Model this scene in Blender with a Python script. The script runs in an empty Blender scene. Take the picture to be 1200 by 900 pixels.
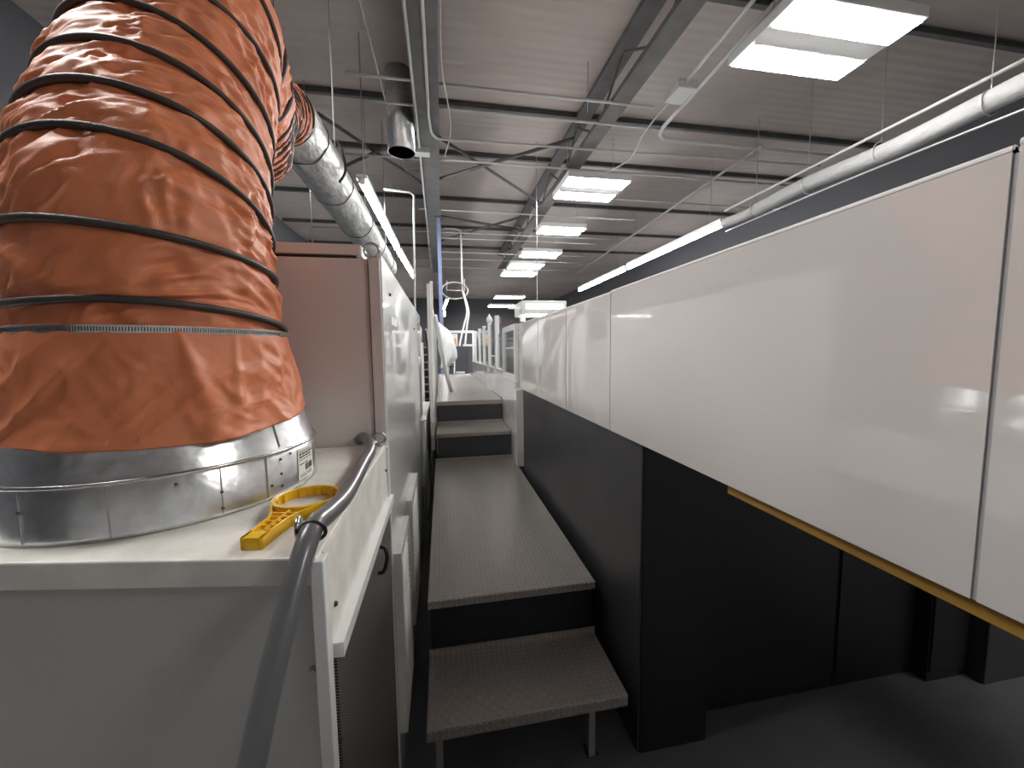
import bpy, bmesh, math, random
from mathutils import Vector, Matrix, noise
random.seed(4)
PI = math.pi
EYE = 1.49                      # lens height above the floor; heights below are given from the lens and lifted by EYE
# ---------------------------------------------------------------- camera, world, exposure
def nrm(v): return Vector(v).normalized()
F = 451.0
ay = nrm((-82, -38, F))
rr = 66/5531
ad = Vector((rr, 1, 0)); ad.z = -(ad.x*ay.x + ad.y*ay.y)/ay.z; ad.normalize()
ax = ad.cross(ay)
sc = bpy.context.scene
cam_d = bpy.data.cameras.new('camera'); cam = bpy.data.objects.new('camera', cam_d); sc.collection.objects.link(cam)
right = Vector((ax[0], ay[0], -ad[0])); up = -Vector((ax[1], ay[1], -ad[1])); fwd = Vector((ax[2], ay[2], -ad[2]))
cam.matrix_world = Matrix(((right.x, up.x, -fwd.x, 0), (right.y, up.y, -fwd.y, 0), (right.z, up.z, -fwd.z, EYE), (0, 0, 0, 1)))
cam_d.sensor_width = 36; cam_d.lens = F/1200*36; cam_d.clip_start = 0.02; cam_d.clip_end = 200
sc.camera = cam
w = bpy.data.worlds.new('world'); sc.world = w; w.use_nodes = True
w.node_tree.nodes['Background'].inputs[0].default_value = (0.5, 0.52, 0.55, 1)
w.node_tree.nodes['Background'].inputs[1].default_value = 0.3
sc.view_settings.view_transform = 'Standard'; sc.view_settings.look = 'None'
sc.view_settings.gamma = 1; sc.view_settings.use_curve_mapping = False
sc.view_settings.exposure = 0.78
LAMP_E = 48.0      # diffuser radiance of the panel lights
TUBE_E = 38.0

# ---------------------------------------------------------------- materials
MATS = {}
def mat(name, col, rough=.5, metal=0, coat=0, bump=None, var=None, emit=None, spec=.5, trans=0, coat_r=.05):
    if name in MATS: return MATS[name]
    m = bpy.data.materials.new(name); m.use_nodes = True; nt = m.node_tree; b = nt.nodes['Principled BSDF']
    b.inputs['Base Color'].default_value = (*col, 1); b.inputs['Roughness'].default_value = rough
    b.inputs['Metallic'].default_value = metal; b.inputs['Coat Weight'].default_value = coat; b.inputs['Coat Roughness'].default_value = coat_r
    b.inputs['Specular IOR Level'].default_value = spec
    b.inputs['Transmission Weight'].default_value = trans
    if emit: b.inputs['Emission Color'].default_value = (*emit[0], 1); b.inputs['Emission Strength'].default_value = emit[1]
    tc = nt.nodes.new('ShaderNodeTexCoord')
    if var:   # (scale, amount, detail, stretch)
        s, a, dt, st = var
        mp = nt.nodes.new('ShaderNodeMapping'); mp.inputs['Scale'].default_value = st
        nt.links.new(tc.outputs['Object'], mp.inputs[0])
        n = nt.nodes.new('ShaderNodeTexNoise'); n.inputs['Scale'].default_value = s; n.inputs['Detail'].default_value = dt
        nt.links.new(mp.outputs[0], n.inputs['Vector'])
        cr = nt.nodes.new('ShaderNodeValToRGB'); cr.color_ramp.elements[0].position = .3; cr.color_ramp.elements[1].position = .7
        cr.color_ramp.elements[0].color = (*[c*(1-a) for c in col], 1); cr.color_ramp.elements[1].color = (*[min(1, c*(1+a)) for c in col], 1)
        nt.links.new(n.outputs['Fac'], cr.inputs[0]); nt.links.new(cr.outputs[0], b.inputs['Base Color'])
    if bump:  # (scale, distance, stretch)
        s, dd, st = bump
        mp = nt.nodes.new('ShaderNodeMapping'); mp.inputs['Scale'].default_value = st
        nt.links.new(tc.outputs['Object'], mp.inputs[0])
        n = nt.nodes.new('ShaderNodeTexNoise'); n.inputs['Scale'].default_value = s; n.inputs['Detail'].default_value = 4
        nt.links.new(mp.outputs[0], n.inputs['Vector'])
        bp = nt.nodes.new('ShaderNodeBump'); bp.inputs['Distance'].default_value = dd
        nt.links.new(n.outputs['Fac'], bp.inputs['Height']); nt.links.new(bp.outputs[0], b.inputs['Normal'])
    if coat == 1: b.inputs['Coat IOR'].default_value = 1.85
    MATS[name] = m; return m
O1 = (1, 1, 1)
M_white = mat('white_paint', (.74, .73, .70), .4, var=(9, .07, 5, O1), bump=(220, .0004, O1))
M_front = mat('shaded_white_front_paint', (.55, .54, .52), .4, bump=(220, .0004, O1))  # white paint; the front's shade is put into this darker colour
M_lid = mat('white_lid_paint', (.78, .76, .71), .38, var=(14, .12, 8, O1), bump=(160, .0005, O1))
M_gray = mat('grey_cabinet_paint', (.66, .605, .585), .28, var=(5, .04, 3, O1), bump=(260, .0004, O1))
M_gloss = mat('glossy_white_lacquer', (.62, .60, .585), .35, coat=1, coat_r=.03, var=(2, .03, 2, O1))
M_glossl = mat('glossy_white_side', (.80, .80, .79), .3, coat=1, coat_r=.04, bump=(4, .002, (1, 1, .3)))
M_trim = mat('white_edge_trim', (.85, .85, .84), .25)
M_seam = mat('grey_rubber_seal', (.36, .36, .37), .5)
M_black = mat('black_powder_coat', (.012, .012, .015), .4, bump=(300, .0003, O1))
M_char = mat('charcoal_paint', (.04, .04, .044), .42, var=(6, .15, 4, O1), bump=(300, .0003, O1))
M_floor = mat('dark_floor_coating', (.15, .15, .155), .45, var=(1.6, .3, 6, O1), bump=(60, .001, O1))
M_galv = mat('galvanized_steel', (.78, .79, .80), .28, 1, var=(35, .13, 6, O1), bump=(8, .006, O1))
M_foil = mat('foil_insulation', (.62, .62, .60), .38, .85, var=(12, .2, 6, O1), bump=(9, .03, (1, .4, 1)))
M_steel = mat('bright_steel', (.6, .6, .6), .25, 1)
M_cond = mat('conduit_steel', (.42, .42, .42), .45, .6)
M_pale = mat('pale_pipe_paint', (.5, .5, .49), .5)
M_beam = mat('dark_steel_beam', (.105, .10, .10), .6, var=(5, .2, 4, O1))
M_rib = mat('dark_wear_strip', (.055, .045, .042), .45, bump=(300, .0006, O1))
M_yellow = mat('yellow_plastic', (.84, .50, .01), .32)
M_ghose = mat('grey_rubber_hose', (.12, .12, .125), .3, coat=.4, coat_r=.2)
M_wrap = mat('grey_pipe_wrap', (.33, .33, .33), .7, bump=(30, .006, O1))
M_brass = mat('yellow_brown_beam_paint', (.30, .165, .03), .45, var=(7, .25, 5, O1))
M_blue = mat('pale_blue_column_paint', (.22, .27, .45), .5)
M_dark = mat('dark_hollow', (.006, .006, .007), .8)
M_grayp = mat('slate_panel', (.065, .066, .078), .5)
M_orange2 = mat('amber_sign', (.6, .3, .1), .5, emit=((1, .5, .2), .15))
M_red = mat('red_plastic', (.22, .05, .05), .5)
M_body = mat('lamp_housing_enamel', (.7, .7, .7), .5)
M_lamp = mat('lit_diffuser', (1, 1, 1), .5, emit=((1, .985, .95), LAMP_E))
M_lampd = mat('added_fill_diffuser', (1, 1, 1), .5, emit=((1, .985, .95), 18.0))  # glow of the added out-of-view fill lights
M_tube = mat('lit_tube', (1, 1, 1), .5, emit=((.97, .99, 1), TUBE_E))
M_glow = mat('lit_machine_lamp', (.8, 1, .9), .5, emit=((.75, .95, .85), .22))
M_paper = mat('label_paper', (.82, .82, .78), .6)
M_ink = mat('label_ink', (.03, .03, .03), .6)
M_glass = mat('clear_guard_glass', (.9, .93, .93), .05, trans=1)
M_film = mat('white_plastic_sheet', (.7, .72, .74), .35, bump=(20, .01, O1))
M_wall = mat('painted_wall', (.09, .09, .10), .8, bump=(20, .003, O1))
M_walllight = mat('grey_wall_paint', (.5, .5, .5), .8)

def mat_orange():
    m = mat('orange_vinyl', (.74, .225, .095), .43, bump=(500, .0006, O1), spec=.6)
    return m
M_org = mat_orange()
def mat_deck():        # corrugated ceiling
    m = mat('corrugated_deck', (.44, .385, .36), .7, var=(.6, .15, 3, O1)); nt = m.node_tree
    tc = nt.nodes.new('ShaderNodeTexCoord'); wv = nt.nodes.new('ShaderNodeTexWave'); wv.bands_direction = 'Y'; wv.inputs['Scale'].default_value = 2.2
    nt.links.new(tc.outputs['Object'], wv.inputs['Vector'])
    bp = nt.nodes.new('ShaderNodeBump'); bp.inputs['Distance'].default_value = .02; bp.inputs['Strength'].default_value = .3
    nt.links.new(wv.outputs['Fac'], bp.inputs['Height']); nt.links.new(bp.outputs[0], nt.nodes['Principled BSDF'].inputs['Normal'])
    return m
M_deck = mat_deck()
def mat_tread():       # raised diamond lugs
    m = mat('diamond_plate', (.20, .185, .17), .38, .4); nt = m.node_tree; b = nt.nodes['Principled BSDF']; L = nt.links.new
    def N(op, a, bb=None):
        n = nt.nodes.new('ShaderNodeMath'); n.operation = op
        for i, v in enumerate((a, bb)):
            if v is None: continue
            if isinstance(v, (int, float)): n.inputs[i].default_value = v
            else: L(v, n.inputs[i])
        return n.outputs[0]
    tc = nt.nodes.new('ShaderNodeTexCoord'); sx = nt.nodes.new('ShaderNodeSeparateXYZ'); L(tc.outputs['Object'], sx.inputs[0])
    S = 1/.021
    zz = N('MULTIPLY', sx.outputs[2], S)
    u = N('MULTIPLY', sx.outputs[0], S); v = N('ADD', N('MULTIPLY', sx.outputs[1], S), zz)
    fu = N('FLOOR', u); fv = N('FLOOR', v)
    du = N('SUBTRACT', N('SUBTRACT', u, fu), .5); dv = N('SUBTRACT', N('SUBTRACT', v, fv), .5)
    par = N('SUBTRACT', N('MULTIPLY', N('FLOORED_MODULO', N('ADD', fu, fv), 2), 2), 1)
    dvp = N('MULTIPLY', dv, par)
    a = N('MULTIPLY', N('ADD', du, dvp), .7071); c = N('MULTIPLY', N('SUBTRACT', du, dvp), .7071)
    e = N('ADD', N('POWER', N('ABSOLUTE', N('DIVIDE', a, .44)), 2), N('POWER', N('ABSOLUTE', N('DIVIDE', c, .15)), 2))
    h = N('MAXIMUM', N('SUBTRACT', 1, e), 0)
    bp = nt.nodes.new('ShaderNodeBump'); bp.inputs['Distance'].default_value = .003; bp.inputs['Strength'].default_value = 1
    L(h, bp.inputs['Height']); L(bp.outputs[0], b.inputs['Normal'])
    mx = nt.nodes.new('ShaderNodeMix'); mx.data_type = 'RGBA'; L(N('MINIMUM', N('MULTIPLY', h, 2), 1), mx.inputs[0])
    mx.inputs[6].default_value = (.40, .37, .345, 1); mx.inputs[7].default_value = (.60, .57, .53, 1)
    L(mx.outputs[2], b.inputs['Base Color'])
    return m
M_tread = mat_tread()
def mat_grille():      # perforated metal, dark round holes
    m = mat('perforated_steel', (.2, .19, .18), .45, .5); nt = m.node_tree; b = nt.nodes['Principled BSDF']
    tc = nt.nodes.new('ShaderNodeTexCoord'); mp = nt.nodes.new('ShaderNodeMapping'); mp.inputs['Scale'].default_value = (0, 1, 1)
    v = nt.nodes.new('ShaderNodeTexVoronoi'); v.inputs['Scale'].default_value = 190; v.inputs['Randomness'].default_value = 0
    nt.links.new(tc.outputs['Object'], mp.inputs[0]); nt.links.new(mp.outputs[0], v.inputs['Vector'])
    cr = nt.nodes.new('ShaderNodeValToRGB'); cr.color_ramp.elements[0].position = .3; cr.color_ramp.elements[1].position = .38
    cr.color_ramp.elements[0].color = (.02, .02, .02, 1); cr.color_ramp.elements[1].color = (.26, .25, .235, 1)
    nt.links.new(v.outputs['Distance'], cr.inputs[0]); nt.links.new(cr.outputs[0], b.inputs['Base Color'])
    return m
M_grille = mat_grille()

# ---------------------------------------------------------------- mesh helpers
C = sc.collection
def nb(): return bmesh.new()
def box(bm, a, b, bev=0):
    r = bmesh.ops.create_cube(bm, size=1)
    s = [b[i]-a[i] for i in range(3)]; c = [(a[i]+b[i])/2 for i in range(3)]
    for v in r['verts']: v.co = Vector((v.co.x*s[0]+c[0], v.co.y*s[1]+c[1], v.co.z*s[2]+c[2]))
    if bev:
        es = list({e for v in r['verts'] for e in v.link_edges})
        bmesh.ops.bevel(bm, geom=es, offset=bev, segments=2, profile=.5, affect='EDGES')
    return bm
def prism(bm, poly, z0, z1, bev=0):      # poly: xy points, extruded in z
    a = [bm.verts.new((x, y, z0)) for x, y in poly]; b = [bm.verts.new((x, y, z1)) for x, y in poly]
    n = len(poly); fs = [bm.faces.new(a[::-1]), bm.faces.new(b)]
    for i in range(n): fs.append(bm.faces.new((a[i], a[(i+1) % n], b[(i+1) % n], b[i])))
    bmesh.ops.recalc_face_normals(bm, faces=fs)
    if bev: bmesh.ops.bevel(bm, geom=list({e for f in fs for e in f.edges}), offset=bev, segments=2, profile=.5, affect='EDGES')
    return bm
def prismx(bm, poly, x0, x1):            # poly: yz points, extruded in x
    a = [bm.verts.new((x0, y, z)) for y, z in poly]; b = [bm.verts.new((x1, y, z)) for y, z in poly]
    n = len(poly); fs = [bm.faces.new(a[::-1]), bm.faces.new(b)]
    for i in range(n): fs.append(bm.faces.new((a[i], a[(i+1) % n], b[(i+1) % n], b[i])))
    bmesh.ops.recalc_face_normals(bm, faces=fs); return bm
def smooth_path(pts, n=8, closed=False):
    P = [Vector(p) for p in pts]; out = []; m = len(P)
    rng = range(m) if closed else range(m-1)
    for i in rng:
        if closed: p0, p1, p2, p3 = P[(i-1) % m], P[i], P[(i+1) % m], P[(i+2) % m]
        else: p0, p1, p2, p3 = P[max(i-1, 0)], P[i], P[i+1], P[min(i+2, m-1)]
        for k in range(n):
            t = k/n
            out.append(.5*((2*p1)+(p2-p0)*t+(2*p0-5*p1+4*p2-p3)*t*t+(3*p1-p0-3*p2+p3)*t**3))
    if not closed: out.append(P[-1])
    return out
def frames(P, closed=False):
    n = len(P); T = []
    for i in range(n):
        if closed: t = P[(i+1) % n]-P[i-1]
        else: t = P[min(i+1, n-1)]-P[max(i-1, 0)]
        T.append(t.normalized())
    ref = Vector((0, 0, 1)) if abs(T[0].z) < .9 else Vector((0, -1, 0))
    u = (ref-T[0]*ref.dot(T[0])).normalized(); out = []
    for i in range(n):
        u = (u-T[i]*u.dot(T[i])).normalized(); out.append((P[i], T[i], u, T[i].cross(u)))
    return out
def tube(bm, pts, r, seg=10, closed=False, flat=1.0):
    P = [Vector(p) for p in pts]; fr = frames(P, closed); rings = []
    for i, (p, t, u, v) in enumerate(fr):
        ri = r[i] if isinstance(r, (list, tuple)) else r
        rings.append([bm.verts.new(p+u*(math.cos(2*PI*k/seg)*ri*flat)+v*(math.sin(2*PI*k/seg)*ri)) for k in range(seg)])
    n = len(rings)
    for i in range(n if closed else n-1):
        a, b = rings[i], rings[(i+1) % n]
        for k in range(seg): bm.faces.new((a[k], a[(k+1) % seg], b[(k+1) % seg], b[k]))
    if not closed: bm.faces.new(rings[0][::-1]); bm.faces.new(rings[-1])
    return bm
def lathe(bm, prof, c, seg=96, a0=0, a1=2*PI):  # prof: (r, z); revolve about vertical axis at c
    full = abs(a1-a0-2*PI) < 1e-6; N = seg if full else seg+1
    cols = [[bm.verts.new((c[0]+r*math.cos(a0+(a1-a0)*k/seg), c[1]+r*math.sin(a0+(a1-a0)*k/seg), z)) for r, z in prof] for k in range(N)]
    for k in range(seg):
        a, b = cols[k], cols[(k+1) % N]
        for i in range(len(prof)-1): bm.faces.new((a[i], b[i], b[i+1], a[i+1]))
    return bm
def ringbolt(bm, base, r, wire, ang):    # lifting eye: shank, collar and ring standing on base
    bx, by, bz = base
    lathe(bm, [(0, bz), (wire*2.1, bz), (wire*2.1, bz+wire*.9), (wire*1.1, bz+wire*1.4), (wire*1.0, bz+wire*2.6)], (bx, by), 20)
    c = Vector((bx, by, bz+wire*2.2+r)); d = Vector((math.cos(ang), math.sin(ang), 0))
    tube(bm, [c+d*(r*math.cos(2*PI*k/28))+Vector((0, 0, r*math.sin(2*PI*k/28))) for k in range(28)], wire, 10, True)
    return bm
ORG = {}
def obj(name, bm, m, parent=None, smooth=False, kind=None, label=None, cat=None, group=None):
    me = bpy.data.meshes.new(name)
    xs = [v.co for v in bm.verts]
    if parent is None:
        lo = Vector((min(p.x for p in xs), min(p.y for p in xs), min(p.z for p in xs))); hi = Vector((max(p.x for p in xs), max(p.y for p in xs), 0))
        o0 = Vector(((lo.x+hi.x)/2, (lo.y+hi.y)/2, lo.z))
    else: o0 = ORG[parent.name]
    bmesh.ops.translate(bm, verts=bm.verts, vec=-o0)
    bmesh.ops.recalc_face_normals(bm, faces=bm.faces)
    bm.to_mesh(me); bm.free(); me.materials.append(m)
    if smooth: me.shade_smooth()
    o = bpy.data.objects.new(name, me); C.objects.link(o)
    if smooth == 'auto':
        pass
    if parent is None: o.location = o0+Vector((0, 0, EYE)); ORG[o.name] = o0.copy()
    else: o.parent = parent; ORG[o.name] = o0.copy()
    if kind: o['kind'] = kind
    if label: o['label'] = label
    if cat: o['category'] = cat
    if group: o['group'] = group
    return o
def thing(name, label, cat, base, group=None):
    o = bpy.data.objects.new(name, None); C.objects.link(o); o.empty_display_size = .05
    o.location = Vector(base)+Vector((0, 0, EYE)); ORG[o.name] = Vector(base)
    o['label'] = label; o['category'] = cat
    if group: o['group'] = group
    return o
def ob(name, a, b, m, parent=None, bev=0, **k): return obj(name, box(nb(), a, b, bev), m, parent, **k)
def dup(root, delta, label=None):
    r = root.copy(); C.objects.link(r); r.location = root.location+Vector(delta); ORG[r.name] = ORG[root.name]+Vector(delta)
    if label: r['label'] = label
    for ch in list(root.children):
        c = ch.copy(); C.objects.link(c); c.parent = r
        for g in list(ch.children):
            d = g.copy(); C.objects.link(d); d.parent = c
    return r
FL = -EYE; CEIL = 3.6

# ================================================================ SETTING
ob('floor', (-4.2, -4, FL-.1), (8, 27, FL), M_floor, kind='structure')
ob('ceiling', (-4.2, -4, CEIL), (8, 27, CEIL+.1), M_deck, kind='structure')
ob('wall_left', (-4.3, -4, FL), (-4.2, 27, CEIL), M_wall, kind='structure')
ob('wall_right', (8, -4, FL), (8.1, 27, CEIL), M_wall, kind='structure')
ob('wall_back', (-4.2, 27, FL), (8, 27.1, CEIL), M_wall, kind='structure')
ob('wall_front', (-4.2, -4.1, FL), (8, -4, CEIL), M_walllight, kind='structure')

# ================================================================ FILTER CABINET (near left)
def build_filter_cabinet():
    XR = -.18; Y0L, Y0R, Y1 = .64, .565, 1.245; XL = -1.25; T = -.29
    y0 = lambda x: Y0R+(Y0L-Y0R)*(x-XR)/(-.62-XR)
    t = thing('filter_cabinet', 'low white painted metal cabinet carrying the galvanized collar and orange duct', 'cabinet', (-.6, .9, FL))
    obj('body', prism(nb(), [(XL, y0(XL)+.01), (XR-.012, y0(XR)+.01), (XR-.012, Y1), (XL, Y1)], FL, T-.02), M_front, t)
    obj('lid', prism(nb(), [(XL, y0(XL)), (XR-.004, y0(XR)), (XR-.004, Y1), (XL, Y1)], T-.042, T, .003), M_lid, t, label='white lid with folded front lip')
    bm = nb(); prism(bm, [(XR-.012, y0(XR)-.004), (XR+.006, y0(XR)-.004), (XR+.006, y0(XR)+.022), (XR-.012, y0(XR)+.022)], FL, T-.004, .002)
    obj('corner_post', bm, M_trim, t)
    ob('corner_post', (XR-.012, Y1-.02, FL), (XR+.006, Y1, T-.004), M_trim, t)
    ob('side_panel', (XR-.012, y0(XR)+.024, -.452), (XR, Y1-.02, T-.003), M_lid, t, .001)
    # ledge over the grille
    lg = prismx(nb(), [(y0(XR)+.04, -.476), (Y1-.002, -.476), (Y1-.002, -.452), (y0(XR)+.04, -.452)], XR-.002, XR+.016)
    obj('ledge', lg, M_trim, t, label='white ledge strip over the grille')
    ob('gap_strip', (XR-.012, y0(XR)+.024, FL+.05), (XR-.006, y0(XR)+.05, -.476), M_black, t)
    ob('grille', (XR-.01, y0(XR)+.05, FL+.05), (XR+.002, Y1-.02, -.476), M_grille, t, label='dark perforated grille panel')
    bm = nb()
    tube(bm, smooth_path([(XR+.004, 1.0, -.50), (XR+.02, 1.0, -.505), (XR+.026, .995, -.53), (XR+.018, .99, -.56), (XR+.004, .99, -.565)], 6), .005, 8)
    obj('handle', bm, M_black, t, smooth=True, label='small black pull handle')
    for (x, y, z) in ((XR, .625, -.40), (XR, .61, -.62), (XR, 1.20, -.36)):
        bm = nb(); bmesh.ops.create_uvsphere(bm, u_segments=12, v_segments=8, radius=.0045)
        bmesh.ops.translate(bm, verts=bm.verts, vec=(x+.001, y, z)); obj('screw', bm, M_ink, t, smooth=True)
    bm = nb(); bmesh.ops.create_cone(bm, segments=6, radius1=.006, radius2=.005, depth=.006, matrix=Matrix.Translation((-.2, .576, -.465)) @ Matrix.Rotation(PI/2, 4, 'X'))
    bmesh.ops.create_uvsphere(bm, u_segments=10, v_segments=6, radius=.0035, matrix=Matrix.Translation((-.2, .571, -.465)))
    obj('screw', bm, M_steel, t, label='steel screw on the front face')
    obj('eyebolt', ringbolt(nb(), (-.2215, .613, T), .0165, .0038, 1.75), M_steel, t, smooth=True)
    obj('eyebolt', ringbolt(nb(), (-.197, 1.225, T), .0165, .0038, .05), M_steel, t, smooth=True)
build_filter_cabinet()

# ================================================================ DUCT COLLAR
CX, CY = -.575, .945
def build_collar():
    t = thing('duct_collar', 'round galvanized sheet metal collar standing on the white cabinet lid', 'duct collar', (CX, CY, -.29))
    obj('band', lathe(nb(), [(.262, -.289), (.268, -.289), (.2655, -.282), (.2655, -.2), (.262, -.197)], (CX, CY), 160), M_galv, t, smooth=True)
    obj('cone', lathe(nb(), [(.2655, -.199), (.262, -.193), (.236, -.10), (.212, .02), (.208, .05)], (CX, CY), 160), M_galv, t, smooth=True)
    bm = nb(); tube(bm, [(CX+.267*math.cos(2*PI*k/160), CY+.267*math.sin(2*PI*k/160), -.198) for k in range(160)], .0035, 8, True)
    obj('bead', bm, M_steel, t, smooth=True)
    for a in (-128, -103, -78, -47, -30):
        a = math.radians(a); bm = nb()
        d = Vector((math.cos(a), math.sin(a), 0)); s = Vector((-d.y, d.x, 0)); c = Vector((CX, CY, 0))+d*.2665
        box(bm, (-.0008, -.0008, -.285), (.0008, .0008, -.203))
        for v in bm.verts: v.co = c+s*v.co.x+d*v.co.y+Vector((0, 0, v.co.z))
        obj('seam', bm, M_ink if False else M_seam, t)
    for a, z in ((-128, -.24), (-103, -.235), (-60, -.215), (-47, -.245), (-47, -.275), (-23, -.215), (-23, -.245), (-23, -.27), (-17, -.21), (-28, -.262)):
        a = math.radians(a); bm = nb()
        bmesh.ops.create_uvsphere(bm, u_segments=10, v_segments=6, radius=.0028, matrix=Matrix.Translation((CX+.2665*math.cos(a), CY+.2665*math.sin(a), z)))
        obj('rivet', bm, M_beam, t, smooth=True)
    # seam on the cone
    a = math.radians(-22); bm = nb(); d = Vector((math.cos(a), math.sin(a), 0))
    tube(bm, [Vector((CX, CY, -.19))+d*.2625, Vector((CX, CY, -.10))+d*.2375], .0014, 6); obj('seam', bm, M_seam, t)
    # paper label bent round the band
    def patch(a0, a1, z0, z1, r, n=8):
        bm = nb(); p = []
        for k in range(n+1):
            a = math.radians(a0+(a1-a0)*k/n)
            p.append((bm.verts.new((CX+r*math.cos(a), CY+r*math.sin(a), z0)), bm.verts.new((CX+r*math.cos(a), CY+r*math.sin(a), z1)),
                      bm.verts.new((CX+(r-.0004)*math.cos(a), CY+(r-.0004)*math.sin(a), z0)), bm.verts.new((CX+(r-.0004)*math.cos(a), CY+(r-.0004)*math.sin(a), z1))))
        for k in range(n):
            A, B = p[k], p[k+1]
            for q in ((0, 1), (2, 3)): bm.faces.new((A[q[0]], B[q[0]], B[q[1]], A[q[1]]))
            bm.faces.new((A[1], B[1], B[3], A[3])); bm.faces.new((A[0], B[0], B[2], A[2]))
        for q in (p[0], p[-1]): bm.faces.new((q[0], q[1], q[3], q[2]))
        return bm
    lab = obj('label', patch(-12, 4, -.277, -.209, .2668), M_paper, t, smooth=False, label='white paper label with a barcode')
    bm = nb()
    def add(a0, a1, z0, z1):
        q = patch(a0, a1, z0, z1, .2673, 3); me = bpy.data.meshes.new('tmp'); q.to_mesh(me); q.free(); bm.from_mesh(me); bpy.data.meshes.remove(me)
    for k, z in enumerate((-.2155, -.220, -.2262, -.2335)):
        x = -11
        for j in range(5):
            wd = random.uniform(1.4, 2.8)
            if x+wd > 3: break
            add(x, x+wd, z-(.0035 if k in (1, 2) else .0016), z); x += wd+.6
    for z in (-.243,):
        add(-11, -7, z-.002, z); add(-6, -3.5, z-.002, z)
    x = -6
    while x < 1.6:
        wd = random.choice((.35, .6, .9)); add(x, x+wd, -.2615, -.2475); x += wd+random.choice((.4, .6))
    add(-11, 2, -.2675, -.2665); add(-11, -5, -.272, -.270); add(-4, 1, -.272, -.270)
    obj('print', bm, M_ink, lab)
build_collar()

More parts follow.
